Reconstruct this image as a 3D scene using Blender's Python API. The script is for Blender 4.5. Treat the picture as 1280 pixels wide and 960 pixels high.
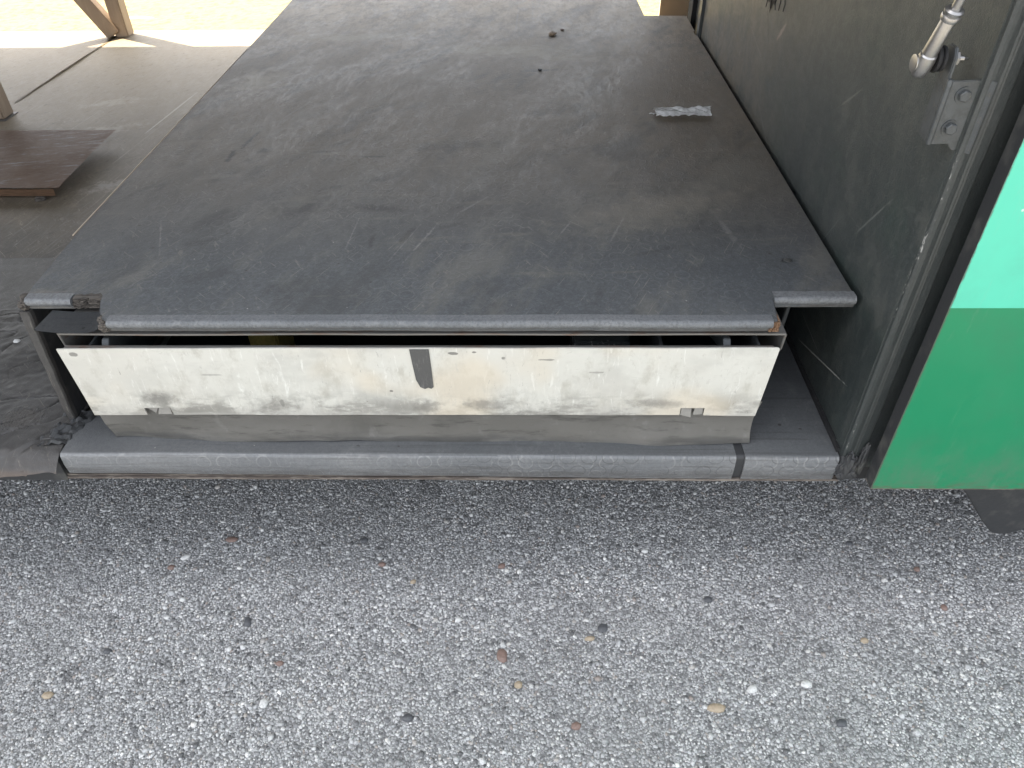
import bpy, bmesh, math, random
import numpy as np
from mathutils import Vector, Matrix, noise
for o in list(bpy.data.objects): bpy.data.objects.remove(o)
S = bpy.context.scene
C = S.collection
R = math.radians
random.seed(7); rng = np.random.default_rng(11)

# ------------------------------------------------------------ camera
cam = bpy.data.objects.new('camera', bpy.data.cameras.new('camera')); C.objects.link(cam)
cr = Vector((0.99983427, 0.01466096, -0.01079336)); cu = Vector((-0.00112281, 0.64139217, 0.76721237)); cf = Vector((-0.01817085, 0.7670731, -0.64130233))
M4 = Matrix((cr, cu, -cf)).transposed().to_4x4(); M4.translation = Vector((0, -.78, 1.13))
cam.matrix_world = M4
cam.data.sensor_width = 36; cam.data.lens = 36 * 940.7 / 1280
cam.data.clip_start = .02; cam.data.clip_end = 600
S.camera = cam
# ------------------------------------------------------------ light
SUN_EL, SUN_AZ = 65, -58.5            # azimuth measured clockwise from +Y
w = bpy.data.worlds.new('World'); S.world = w; w.use_nodes = True
nt = w.node_tree; bg = nt.nodes['Background']
sky = nt.nodes.new('ShaderNodeTexSky'); sky.sky_type = 'NISHITA'; sky.sun_disc = False
sky.sun_elevation = R(SUN_EL); sky.sun_rotation = R(SUN_AZ); sky.dust_density = 3.0; sky.air_density = 1.0
hs = nt.nodes.new('ShaderNodeHueSaturation'); hs.inputs['Saturation'].default_value = .28   # hazy, milky sky
nt.links.new(sky.outputs[0], hs.inputs['Color']); nt.links.new(hs.outputs[0], bg.inputs[0]); bg.inputs[1].default_value = .15
sl = bpy.data.lights.new('sun', 'SUN'); sl.energy = 3.6; sl.angle = R(.53); sl.color = (1, .84, .60)
sun = bpy.data.objects.new('sun', sl); C.objects.link(sun)
sd = Vector((math.sin(R(SUN_AZ)) * math.cos(R(SUN_EL)), math.cos(R(SUN_AZ)) * math.cos(R(SUN_EL)), math.sin(R(SUN_EL))))
sun.rotation_euler = sd.to_track_quat('Z', 'Y').to_euler(); sun.location = (-4, 3, 8)
S.view_settings.view_transform = 'Standard'; S.view_settings.look = 'None'; S.view_settings.gamma = 1
S.view_settings.exposure = 2.08
S.render.engine = 'CYCLES'
S.cycles.max_bounces = 8; S.cycles.diffuse_bounces = 5

# ------------------------------------------------------------ node helper
class Mat:
    def __init__(s, name, base, rough=.6, metal=0.0, spec=.5):
        s.m = bpy.data.materials.new(name); s.m.use_nodes = True
        s.t = s.m.node_tree; s.b = s.t.nodes['Principled BSDF']
        s.b.inputs['Metallic'].default_value = metal
        s.b.inputs['Specular IOR Level'].default_value = spec
        s.col = s.rgb(base); s.rough = s.val(rough); s.h = None
        g = s.t.nodes.new('ShaderNodeNewGeometry'); s.pos = g.outputs['Position']; s.isl = g.outputs['Random Per Island']
    def rgb(s, c):
        n = s.t.nodes.new('ShaderNodeRGB'); n.outputs[0].default_value = (*c, 1); return n.outputs[0]
    def val(s, v):
        n = s.t.nodes.new('ShaderNodeValue'); n.outputs[0].default_value = v; return n.outputs[0]
    def math(s, op, a, b=None, c=None, clamp=False):
        n = s.t.nodes.new('ShaderNodeMath'); n.operation = op; n.use_clamp = clamp
        for i, v in enumerate((a, b, c)):
            if v is None: continue
            if isinstance(v, (int, float)): n.inputs[i].default_value = v
            else: s.t.links.new(v, n.inputs[i])
        return n.outputs[0]
    def xyz(s, v=None):
        n = s.t.nodes.new('ShaderNodeSeparateXYZ'); s.t.links.new(v or s.pos, n.inputs[0]); return n.outputs
    def mapv(s, loc=(0,0,0), rot=(0,0,0), sc=(1,1,1), v=None):
        n = s.t.nodes.new('ShaderNodeMapping'); n.vector_type = 'TEXTURE' 
        s.t.links.new(v or s.pos, n.inputs[0])
        n.inputs[1].default_value = loc; n.inputs[2].default_value = rot; n.inputs[3].default_value = sc
        return n.outputs[0]
    def noise(s, sc=(1,1,1), detail=4, rough=.55, rot=0, dist=0, off=(0,0,0)):
        """sc = feature size in metres"""
        if isinstance(sc, (int, float)): sc = (sc,)*3
        n = s.t.nodes.new('ShaderNodeTexNoise'); n.inputs['Scale'].default_value = 1
        n.inputs['Detail'].default_value = detail; n.inputs['Roughness'].default_value = rough
        n.inputs['Distortion'].default_value = dist
        s.t.links.new(s.mapv(off, (0, 0, rot), sc), n.inputs['Vector']); return n.outputs[0]
    def vor(s, size=.01, feat='F1', rnd=1, out='Distance', sc=None):
        n = s.t.nodes.new('ShaderNodeTexVoronoi'); n.feature = feat; n.inputs['Scale'].default_value = 1
        n.inputs['Randomness'].default_value = rnd
        s.t.links.new(s.mapv(sc=sc or (size,)*3), n.inputs['Vector']); return n.outputs[out]
    def ramp(s, v, lo, hi, a=0., b=1.):
        n = s.t.nodes.new('ShaderNodeMapRange'); n.interpolation_type = 'SMOOTHSTEP' if True else 'LINEAR'
        s.t.links.new(v, n.inputs[0])
        for i, x in enumerate((lo, hi, a, b)): n.inputs[i+1].default_value = x
        return n.outputs[0]
    def mul(s, *a):
        r = a[0]
        for x in a[1:]: r = s.math('MULTIPLY', r, x)
        return r
    def add(s, a, b): return s.math('ADD', a, b)
    def mark(s, loc, size, ang=0, soft=.5, n=.35, nsz=.02):
        """soft elliptical stain at loc (a stain with a shape of its own)"""
        v = s.mapv(loc, (0, 0, ang), size)
        l = s.t.nodes.new('ShaderNodeVectorMath'); l.operation = 'LENGTH'; s.t.links.new(v, l.inputs[0])
        d = s.add(l.outputs['Value'], s.math('MULTIPLY', s.math('SUBTRACT', s.noise(nsz, 5, .7), .5), n*4))
        return s.ramp(d, 1, 1-soft, 0, 1)
    def rings(s, pitch=.03, rad=.0105, wid=.0016, wrap=True):
        x, y, z = s.xyz()
        v = s.math('SUBTRACT', y, z) if wrap else y
        row = s.math('FLOOR', s.math('DIVIDE', v, pitch*.87))
        xo = s.add(s.math('DIVIDE', x, pitch), s.mul(row, .5))
        fx = s.mul(s.math('SUBTRACT', s.math('FRACT', xo), .5), pitch)
        fy = s.mul(s.math('SUBTRACT', s.math('FRACT', s.math('DIVIDE', v, pitch*.87)), .5), pitch*.87)
        d = s.math('SQRT', s.add(s.mul(fx, fx), s.mul(fy, fy)))
        e = s.math('ABSOLUTE', s.math('SUBTRACT', d, rad))
        return s.ramp(e, wid, wid*.3, 0, 1)
    def mix(s, mask, c, k=1., mode='MIX'):
        n = s.t.nodes.new('ShaderNodeMix'); n.data_type = 'RGBA'; n.blend_type = mode
        f = mask if k == 1. else s.mul(mask, k)
        s.t.links.new(f, n.inputs[0]); s.t.links.new(s.col, n.inputs[6])
        if isinstance(c, tuple): n.inputs[7].default_value = (*c, 1)
        else: s.t.links.new(c, n.inputs[7])
        s.col = n.outputs[2]; return s
    def rmix(s, mask, r):
        n = s.t.nodes.new('ShaderNodeMix'); s.t.links.new(mask, n.inputs[0]); s.t.links.new(s.rough, n.inputs[2]); n.inputs[3].default_value = r
        s.rough = n.outputs[0]; return s
    def bump(s, h, amp):
        """amp in metres"""
        t = s.mul(h, amp); s.h = t if s.h is None else s.add(s.h, t); return s
    def done(s):
        s.t.links.new(s.col, s.b.inputs['Base Color']); s.t.links.new(s.rough, s.b.inputs['Roughness'])
        if s.h is not None:
            n = s.t.nodes.new('ShaderNodeBump'); n.inputs['Strength'].default_value = 1; n.inputs['Distance'].default_value = 1
            s.t.links.new(s.h, n.inputs['Height']); s.t.links.new(n.outputs[0], s.b.inputs['Normal'])
        return s.m

# ------------------------------------------------------------ materials
def scuffs(m, base, dust, seed=0, k=1.):
    m.mix(m.ramp(m.noise((.010, .030, .05), 9, .8, rot=-.6, off=(7+seed, 1, 0)), .585, .63), tuple(x*.45 for x in base), .6*k)
    m.mix(m.ramp(m.noise((.010, .040, .05), 9, .8, rot=.5, off=(3+seed, 6, 0)), .59, .64), tuple(x*1.2 for x in dust), .5*k)
    m.mix(m.ramp(m.noise((.022, .009, .05), 9, .85, rot=.2, off=(8+seed, 6, 0)), .60, .65), tuple(x*1.1 for x in dust), .45*k)
    m.mix(m.ramp(m.noise((.0022, .07, .05), 3, .6, rot=-.45, off=(2, seed, 0)), .655, .70), tuple(x*1.3 for x in dust), .55*k)
    m.mix(m.ramp(m.noise((.0022, .06, .05), 3, .6, rot=.8, off=(4, seed, 0)), .655, .70), tuple(x*1.3 for x in dust), .5*k)
    m.mix(m.ramp(m.noise((.0024, .05, .05), 3, .6, rot=-.9, off=(6, seed, 0)), .65, .70), tuple(x*.4 for x in base), .7*k)
def rubber(name, base, dust, kd=.5, rough=.5, ring=.5, specks=True, seed=0):
    m = Mat(name, base, rough)
    off = (seed*3.1, seed*1.7, seed)
    m.mix(m.ramp(m.noise(.4, 7, .62, off=off), .35, .72), tuple(.5*(a+b) for a, b in zip(base, dust)), .6)
    m.mix(m.ramp(m.noise((.05, .09, .1), 9, .78, rot=.3, off=off), .5, .7), dust, kd*.42)
    m.mix(m.ramp(m.noise((.004, .11, .05), 6, .75, rot=-.5, off=off), .58, .76), dust, kd*.5)
    m.mix(m.ramp(m.noise((.003, .07, .05), 5, .75, rot=.25, off=off), .62, .78), dust, kd*.45)
    m.mix(m.ramp(m.noise((.09, .0035, .05), 5, .75, rot=.12, off=off), .62, .8), dust, kd*.5)
    m.mix(m.ramp(m.noise((.0035, .05, .05), 5, .8, rot=-.9, off=(9+seed, 0, 0)), .63, .76), tuple(x*.4 for x in base), .6)
    m.mix(m.ramp(m.noise(.0045, 4, .8), .40, .66), tuple(x*.7 for x in base), .35)
    m.mix(m.ramp(m.noise(.003, 3, .8, off=(5, 5, 5)), .55, .72), dust, .2)
    m.mix(m.ramp(m.noise((.05, .03, .05), 7, .8, rot=.9, off=(1+seed, 2, 0)), .60, .72), tuple(x*.45 for x in base), .45)
    rg = m.rings()
    fade = m.ramp(m.noise(.09, 3), .42, .68)
    if ring:
        m.mix(m.mul(rg, fade), dust, ring); m.bump(m.mul(rg, m.ramp(m.noise(.09, 3), .3, .65)), .0005*ring*2)
    m.bump(m.noise(.0028, 4, .75), .0006); m.bump(m.noise(.03, 4, .6), .00012); m.bump(m.noise(.3, 1), .0005)
    if specks:
        cell = m.vor(.016, out='Distance'); 
        m.mix(m.mul(m.ramp(cell, .085, .05), m.ramp(m.noise(.012, 2), .6, .64)), (.5, .48, .45), .7)
        m.mix(m.mul(m.ramp(m.vor(.035), .10, .06), m.ramp(m.noise(.05, 2), .5, .56)), (.03, .028, .025), .8)
    m.rmix(m.ramp(m.noise((.012, .03, .02), 7, .8, off=off), .35, .65), rough+.12)
    return m
m = rubber('platform_rubber', (.064, .070, .076), (.18, .178, .168), .55, .44, .22)
x, y, z = m.xyz()
far_warm = m.ramp(y, .12, .95)            # tan dust colour painted in for warm sunlight bounced from the far side
m.mix(m.mul(far_warm, m.ramp(m.noise((.03, .07, .1), 9, .8), .3, .6)), (.20, .16, .11), .6)
m.mix(far_warm, (.150, .112, .070), .75)
m.mix(m.mul(m.ramp(y, .9, 1.8), m.ramp(m.noise((.03, .08, .1), 9, .8), .35, .6)), (.46, .36, .24), .7)  # far end paled in colour as well, for the same bounced light
scuffs(m, (.07, .07, .065), (.24, .22, .185), 0, .7)
m.mix(m.mul(m.ramp(y, .4, .12), m.ramp(m.noise((.006, .006, .006), 4, .8), .45, .65)), (.17, .185, .20), .25)
for loc, size, ang, k in [((-.540, .66, .556), (.006, .075, .05), -.12, .95), ((-.556, .575, .556), (.008, .04, .05), 0, .9), ((-.50, .60, .556), (.022, .016, .05), 0, .7), ((-.391, .592, .556), (.03, .008, .05), 0, .7),
    ((-.27, .47, .556), (.04, .02, .05), .3, .55), ((-.185, .27, .556), (.008, .04, .05), -.3, .75), ((-.238, .254, .556), (.006, .03, .05), 0, .6),
    ((.033, 1.065, .556), (.06, .012, .05), .1, .75), ((.07, 1.34, .556), (.05, .02, .05), .2, .7), ((.385, .191, .556), (.013, .010, .05), 0, .9),
    ((-.36, .36, .556), (.10, .03, .05), .2, .5), ((-.24, .36, .556), (.05, .02, .05), -.2, .6), ((-.13, .62, .556), (.12, .03, .05), .1, .4), ((-.29, .57, .556), (.04, .006, .05), 0, .7), ((-.33, .44, .556), (.02, .008, .05), .2, .8), ((-.12, .30, .556), (.05, .008, .05), .5, .4), ((.20, .22, .556), (.07, .008, .05), .35, .35), ((-.46, .15, .556), (.06, .02, .05), .4, .35), ((-.5, .25, .556), (.035, .012, .05), .4, .45)]:
    m.mix(m.mark(loc, size, ang, .8, .6, .016), (.020, .020, .019), k*.85)
for loc, size, ang, k in [((-.45, 1.35, .556), (.25, .05, .05), .05, .6), ((-.05, 1.22, .556), (.25, .07, .05), -.1, .6), ((-.62, 1.0, .556), (.07, .12, .05), .1, .45), ((.1, 1.15, .556), (.16, .03, .05), 0, .5), ((.2, .35, .556), (.22, .09, .05), .4, .22)]:
    m.mix(m.mark(loc, size, ang, .9, .5, .04), (.34, .30, .23), min(1, k*1.3))
for x0, y0, x1, y1, wd, k in [(-.13, .34, -.19, .16, .003, .8), (-.16, .33, -.21, .17, .002, .6), (-.05, .42, -.12, .33, .003, .5), (.08, .33, .04, .24, .002, .6), (.17, .36, .12, .22, .0025, .6), (-.27, .33, -.275, .22, .002, .6), (-.33, 1.30, -.40, 1.02, .004, .35), (-.02, 1.7, -.03, 1.35, .004, .5), (.02, 1.8, .02, 1.45, .003, .4), (.30, .36, .33, .20, .006, .45), (-.60, .34, -.55, .20, .002, .5), (-.44, .95, -.52, .72, .003, .4)]:
    L = math.hypot(x1-x0, y1-y0)
    m.mix(m.mark(((x0+x1)/2, (y0+y1)/2, .556), (L/2, wd, .05), math.atan2(y1-y0, x1-x0), .95, .9, .014), (.27, .26, .245), k*.7)
m.mix(m.ramp(m.noise((.10, .30, .1), 7, .7, rot=-.35, off=(1, 4, 0)), .50, .66), (.17, .16, .135), .45)
m.mix(m.ramp(m.noise((.09, .22, .1), 7, .7, rot=-.5, off=(6, 2, 0)), .52, .68), (.035, .036, .036), .5)
m.mix(m.ramp(m.noise((.30, .05, .1), 8, .72, rot=.05, off=(2, 8, 0)), .56, .68), (.20, .18, .145), .35)
m.rmix(m.ramp(m.noise((.08, .25, .1), 7, .7, rot=-.3), .4, .62), .56)
RUB = m.done()
m = rubber('floor_rubber', (.12, .10, .075), (.34, .285, .205), .75, .55, 0, True, 4)
m.mix(m.ramp(m.noise((.006, .25, .05), 5, .75, rot=-.12, off=(3, 0, 0)), .57, .7), (.38, .35, .30), .55)
m.mix(m.mark((-1.04, 1.42, .335), (.004, .20, .05), -.1, .5, .15), (.55, .52, .46), .9)
for loc in ((-1.0, .93), (-1.18, 1.28), (-.9, 1.2), (-1.25, 1.5), (-.86, 1.75)):
    m.mix(m.mark((*loc, .335), (.11, .035, .05), .4, .8, .8, .03), (.42, .39, .34), .5)
m.mix(m.ramp(m.xyz()[1], .6, 1.9), (.44, .36, .25), .65)  # floor colour paled towards the far side, painting in the sun glare
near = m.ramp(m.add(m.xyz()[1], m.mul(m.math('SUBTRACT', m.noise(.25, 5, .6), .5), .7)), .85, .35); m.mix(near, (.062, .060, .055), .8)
scuffs(m, (.07, .065, .055), (.34, .30, .24), 3, .7)
FLO = m.done()
m = rubber('torn_rubber', (.045, .043, .042), (.12, .115, .105), .4, .46, 0, True, 7)
m.mix(m.ramp(m.add(m.xyz()[1], m.mul(m.math('SUBTRACT', m.noise(.2, 6, .7), .5), .4)), .1, .55), (.082, .076, .066), .85)
m.mix(m.mul(m.ramp(m.xyz()[1], .03, -.01), m.ramp(m.noise((.05, .02, .01), 4, .7), .4, .6)), (.045, .040, .036), .8); m.mix(m.ramp(m.xyz()[2], .326, .318), (.10, .07, .05), .6)
m.mix(m.mark((-.785, .072, .335), (.035, .03, .05), .2, .3, .6, .012), (.055, .05, .045), .8); m.bump(m.mul(m.noise(.006, 3), m.mark((-.785, .072, .335), (.035, .03, .05), .2, .3, .4)), .004)
scuffs(m, (.05, .05, .045), (.20, .18, .15), 3, .6); TORN = m.done()
m = rubber('worn_edge_rubber', (.125, .134, .142), (.32, .32, .315), .7, .42, .15, False, 2)
m.mix(m.ramp(m.noise(.004, 3, .8), .45, .65), (.08, .08, .08), .6); m.mix(m.mul(m.ramp(m.xyz()[2], .5475, .540), m.ramp(m.noise((.03, .01, .01), 5, .8), .3, .6)), (.075, .07, .065), .75); m.bump(m.noise(.006, 4, .7), .0012); WORN = m.done()
m = rubber('sill_rubber', (.085, .09, .094), (.24, .24, .235), .6, .42, 0, True, 3)
m.mix(m.ramp(m.noise((.25, .006, .006), 4, .7), .55, .7), (.05, .05, .05), .55); SILLT = m.done()
m = rubber('sill_edge_rubber', (.13, .137, .145), (.36, .36, .35), .6, .32, .35, False, 3)
rg = m.rings(.031, .0115, .0011); m.mix(m.mul(rg, m.mul(m.ramp(m.noise(.05, 2), .35, .55), m.ramp(m.xyz()[0], -.3, .1))), (.06, .06, .06), .6)
m.mix(m.ramp(m.noise((.2, .01, .004), 4, .7), .5, .7), (.07, .068, .065), .7); m.mix(m.mul(m.ramp(m.xyz()[2], .322, .300), m.ramp(m.noise((.05, .01, .006), 5, .8), .3, .6)), (.075, .072, .07), .7); m.bump(m.noise((.02, .006, .006), 4, .7), .0012); SILLE = m.done()
m = rubber('wall_paint', (.030, .038, .038), (.10, .103, .094), .5, .38, 0, False, 5)
m.mix(m.ramp(m.noise((.05, .004, .11), 5, .75, off=(0, 2, 0)), .56, .74), (.19, .19, .175), .35)
m.mix(m.ramp(m.noise((.05, .35, .004), 4, .7), .62, .75), (.16, .17, .155), .35)
m.mix(m.ramp(m.noise((.3, .16, .1), 4, .6, off=(4, 0, 0)), .5, .7), (.03, .045, .04), .6)
m.mix(m.ramp(m.noise((.3, .05, .07), 8, .75, off=(0, 3, 1)), .45, .64), (.07, .074, .068), .6)
m.mix(m.ramp(m.noise((.3, .03, .12), 8, .8, off=(0, 5, 7)), .50, .66), (.022, .029, .028), .5)
m.mix(m.ramp(m.noise((.3, .008, .06), 7, .8, off=(0, 9, 7)), .60, .70), (.11, .11, .10), .35)
m.mix(m.ramp(m.noise((.3, .012, .012), 7, .85, off=(0, 2, 5)), .66, .70), (.13, .13, .12), .35)
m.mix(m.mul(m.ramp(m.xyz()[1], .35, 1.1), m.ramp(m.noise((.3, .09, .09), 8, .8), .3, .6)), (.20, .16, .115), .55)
x, y, z = m.xyz()
def wline(m, y0, z0, y1, z1, wd, col, k):     # a scratch on the wall
    L = math.hypot(y1-y0, z1-z0); a = math.atan2(z1-z0, y1-y0)
    v = m.mapv((.462, (y0+y1)/2, (z0+z1)/2), (a, 0, 0), (.05, L/2, wd))
    l = m.t.nodes.new('ShaderNodeVectorMath'); l.operation = 'LENGTH'; m.t.links.new(v, l.inputs[0])
    d = m.add(l.outputs['Value'], m.mul(m.math('SUBTRACT', m.noise(.008, 4, .7), .5), 1.4))
    m.mix(m.ramp(d, 1, .6), col, k)
for a in ((.27, .36, .05, .43, .0016, (.3, .3, .28), .8), (.28, .41, .16, .40, .001, (.25, .25, .24), .6), (.75, .60, .60, .54, .0015, (.16, .17, .16), .6), (.60, .66, .52, .60, .001, (.13, .14, .13), .5),
          (.30, .50, .22, .62, .0012, (.13, .14, .13), .5), (.45, .48, .38, .50, .004, (.15, .16, .145), .5), (.9, .70, .74, .66, .003, (.16, .15, .13), .5), (.18, .60, .10, .70, .002, (.14, .15, .14), .5), (.35, .72, .27, .78, .002, (.16, .16, .14), .5), (.5, .58, .47, .45, .003, (.02, .03, .025), .6), (.14, .50, .12, .40, .006, (.025, .035, .03), .6),
          (.70, .72, .66, .76, .006, (.30, .24, .20), .6), (.80, .76, .74, .70, .004, (.03, .025, .02), .8)):
    wline(m, *a)
WALL = m.done()
m = rubber('jamb_paint', (.030, .036, .036), (.085, .085, .08), .4, .36, 0, False, 9)
m.mix(m.ramp(m.noise((.004, .004, .09), 5, .8), .62, .72), (.22, .23, .225), .45); m.mix(m.mul(m.ramp(m.xyz()[0], .4655, .4635), m.mul(m.ramp(m.noise((.01, .01, .08), 2), .55, .6), m.ramp(m.noise((.004, .004, .012), 4, .7), .55, .62))), (.45, .45, .43), .6); m.bump(m.noise((.01, .01, .1), 3), .001); JAMB = m.done()
def paint(name, c):
    m = Mat(name, c, .3); m.mix(m.ramp(m.noise(.08, 5, .6), .5, .8), tuple(x*.72+.02 for x in c), .5)
    m.mix(m.ramp(m.noise((.02, .02, .12), 5, .7), .58, .8), (.30, .33, .28), .2)
    m.mix(m.mul(m.ramp(m.xyz()[2], .44, .31), m.ramp(m.noise((.04, .04, .06), 7, .8), .35, .65)), (.13, .13, .11), .35)
    m.mix(m.mul(m.ramp(m.vor(.05), .05, .03), m.ramp(m.noise(.09, 2), .55, .6)), (.6, .65, .6), .8)
    m.mix(m.mul(m.ramp(m.xyz()[2], .325, .308), m.ramp(m.noise((.03, .03, .008), 4, .8), .45, .65)), (.10, .09, .06), .65)
    m.mix(m.ramp(m.add(m.xyz()[0], m.mul(m.math('SUBTRACT', m.noise((.004, .01, .02), 5, .8), .5), .008)), .5050, .5030), (.07, .065, .055), .85)
    m.rmix(m.ramp(m.noise(.05, 4), .4, .7), .42); m.bump(m.noise(.3, 2), .002); return m.done()
GREEN = paint('green_paint', (.004, .20, .085)); MINT = paint('mint_paint', (.085, .53, .37))
m = Mat('rusty_edge_metal', (.085, .07, .06), .7); m.mix(m.ramp(m.noise((.04, .006, .006), 4, .7), .45, .6), (.19, .165, .14)); RUSTE = m.done()
m = Mat('dark_metal', (.03, .031, .033), .55); m.mix(m.ramp(m.noise(.04, 5), .5, .7), (.07, .07, .065)); m.bump(m.noise(.01, 3), .0006); DARK = m.done()
m = Mat('black_void_paint', (.012, .012, .013), .8); m.mix(m.ramp(m.noise(.05, 5), .5, .7), (.02, .02, .02)); BLK = m.done()
m = Mat('frame_metal', (.17, .165, .155), .5, .3); m.mix(m.ramp(m.noise((.05, .02, .006), 5, .7), .5, .68), (.16, .10, .07), .7); m.bump(m.noise(.01, 3), .0004); FRAME = m.done()
m = Mat('painted_steel', (.062, .068, .071), .42, .1); m.mix(m.ramp(m.noise(.012, 6, .75), .45, .62), (.035, .038, .038), .7); m.mix(m.ramp(m.noise(.006, 4, .8), .58, .66), (.14, .13, .11), .5); m.bump(m.noise(.008, 3), .0003); STEEL = m.done()
m = Mat('bright_metal', (.40, .39, .38), .33, .9); m.mix(m.ramp(m.noise(.01, 4, .7), .5, .75), (.25, .23, .2), .5); BRIGHT = m.done()
m = Mat('post_bronze', (.34, .26, .19), .5); m.mix(m.ramp(m.noise((.02, .02, .1), 4), .45, .7), (.42, .33, .24), .7); POST = m.done()
m = Mat('cream_panel', (.62, .50, .38), .6); m.mix(m.ramp(m.noise(.05, 4), .5, .7), (.5, .42, .33), .5); CREAM = m.done()
# white drawer front
m = Mat('chipped_white_paint', (.54, .535, .485), .45)
m.mix(m.ramp(m.noise((.10, .1, .06), 5, .6, off=(2, 2, 9)), .45, .65), (.40, .395, .36), .6)
m.mix(m.mul(m.ramp(m.xyz()[2], .47, .40), m.ramp(m.noise((.02, .02, .05), 6, .75, off=(7, 2, 9)), .45, .62)), (.30, .295, .265), .6)
m.mix(m.ramp(m.noise(.16, 5, .6), .42, .66), (.52, .505, .45), .7)
m.mix(m.ramp(m.noise((.03, .03, .05), 6, .7, off=(3, 1, 2)), .5, .72), (.36, .345, .295), .65)
m.mix(m.ramp(m.noise((.007, .02, .045), 5, .75, dist=.8), .56, .72), (.70, .70, .655), .7)
m.mix(m.ramp(m.noise((.05, .02, .006), 5, .75, dist=.8, off=(1, 1, 1)), .6, .72), (.40, .39, .35), .45)
x, y, z = m.xyz()
low = m.ramp(z, .452, .400)
m.mix(m.mul(low, m.ramp(m.noise((.07, .05, .03), 5, .7, off=(5, 5, 0)), .42, .58)), (.19, .185, .165), .85)
m.mix(m.mul(m.ramp(z, .425, .392), m.ramp(m.noise((.16, .05, .02), 4, .6), .4, .6)), (.36, .35, .32), .6)
m.mix(m.ramp(m.noise((.25, .1, .2), 3, .5, off=(8, 0, 0)), .52, .66), (.56, .49, .375), .6)
for lx, lz, sx, sz, k in [(-.525, .425, .035, .018, .8), (-.14, .412, .03, .018, .7), (-.06, .416, .045, .015, .6), (.19, .418, .045, .012, .5), (-.36, .413, .05, .018, .5), (-.62, .506, .006, .004, .8), (-.10, .508, .009, .003, .9), (-.07, .510, .004, .002, .9), (.03, .497, .012, .002, .7), (-.19, .441, .003, .002, .9), (-.03, .50, .003, .003, .8), (-.35, .418, .004, .008, .6), (.10, .475, .012, .002, .5), (-.44, .47, .02, .002, .4)]:
    m.mix(m.mark((lx, .03, lz), (sx, .05, sz), 0, .8 if sx > .02 else .3, .45, .012), (.16, .155, .14), k)
m.mix(m.ramp(m.noise((.018, .02, .03), 6, .8, off=(2, 0, 4), dist=1.2), .56, .66), (.42, .405, .36), .55)
m.mix(m.ramp(m.noise((.004, .02, .022), 4, .8, off=(0, 0, 4)), .64, .72), (.15, .145, .13), .55)
m.mix(m.mul(m.ramp(m.vor(.018), .07, .04), m.ramp(m.noise(.03, 2), .56, .6)), (.2, .18, .16), .6)
m.bump(m.noise(.02, 4), .0006); m.bump(m.noise(.15, 3), .004); m.bump(m.noise(.003, 3, .7), .00022)
m.rmix(m.ramp(m.noise(.04, 4), .4, .7), .6); WHITE = m.done()
m = Mat('grey_skirt_rubber', (.25, .242, .222), .6)
m.mix(m.ramp(m.noise(.09, 5, .6), .45, .7), (.19, .185, .17), .8); m.mix(m.ramp(m.noise((.06, .02, .01), 5, .7), .52, .7), (.10, .098, .09), .6)
m.mix(m.ramp(m.noise((.02, .02, .03), 4), .6, .75), (.34, .33, .31), .5)
m.mix(m.mul(m.ramp(m.xyz()[2], .362, .342), m.ramp(m.noise((.12, .02, .02), 4), .4, .6)), (.10, .10, .095), .7); m.bump(m.noise(.03, 3), .002); SKIRT = m.done()
m = Mat('dark_tape', (.075, .075, .073), .5); m.mix(m.ramp(m.noise((.004, .01, .02), 4, .7), .5, .7), (.15, .145, .14), .6); m.bump(m.noise(.004, 3), .0006); TAPE = m.done()
m = Mat('rust_brown_plate', (.23, .135, .08), .5, .0)
m.mix(m.ramp(m.noise(.08, 5, .65), .45, .68), (.31, .21, .145), .8); m.mix(m.ramp(m.noise((.06, .012, .02), 6, .75, rot=.2), .52, .7), (.5, .46, .42), .75)
m.bump(m.noise(.02, 4, .6), .002); PLATE = m.done()
m = Mat('raw_plywood', (.20, .115, .065), .8); m.mix(m.ramp(m.noise((.03, .01, .0012), 4, .7), .5, .62), (.09, .055, .03)); m.bump(m.noise((.02, .003, .002), 4), .002); PLYW = m.done()
m = Mat('old_grey_plywood', (.12, .105, .09), .85); m.mix(m.ramp(m.noise((.03, .004, .0015), 5, .75), .45, .62), (.035, .03, .026)); m.bump(m.noise((.03, .004, .0015), 4, .7), .003); PLYG = m.done()
m = Mat('crumpled_film', (.85, .85, .85), .35, .0); m.mix(m.ramp(m.noise(.016, 3, .6), .5, .6), (.6, .6, .6), .5); m.bump(m.noise(.008, 3), .001); FILM = m.done()
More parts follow.
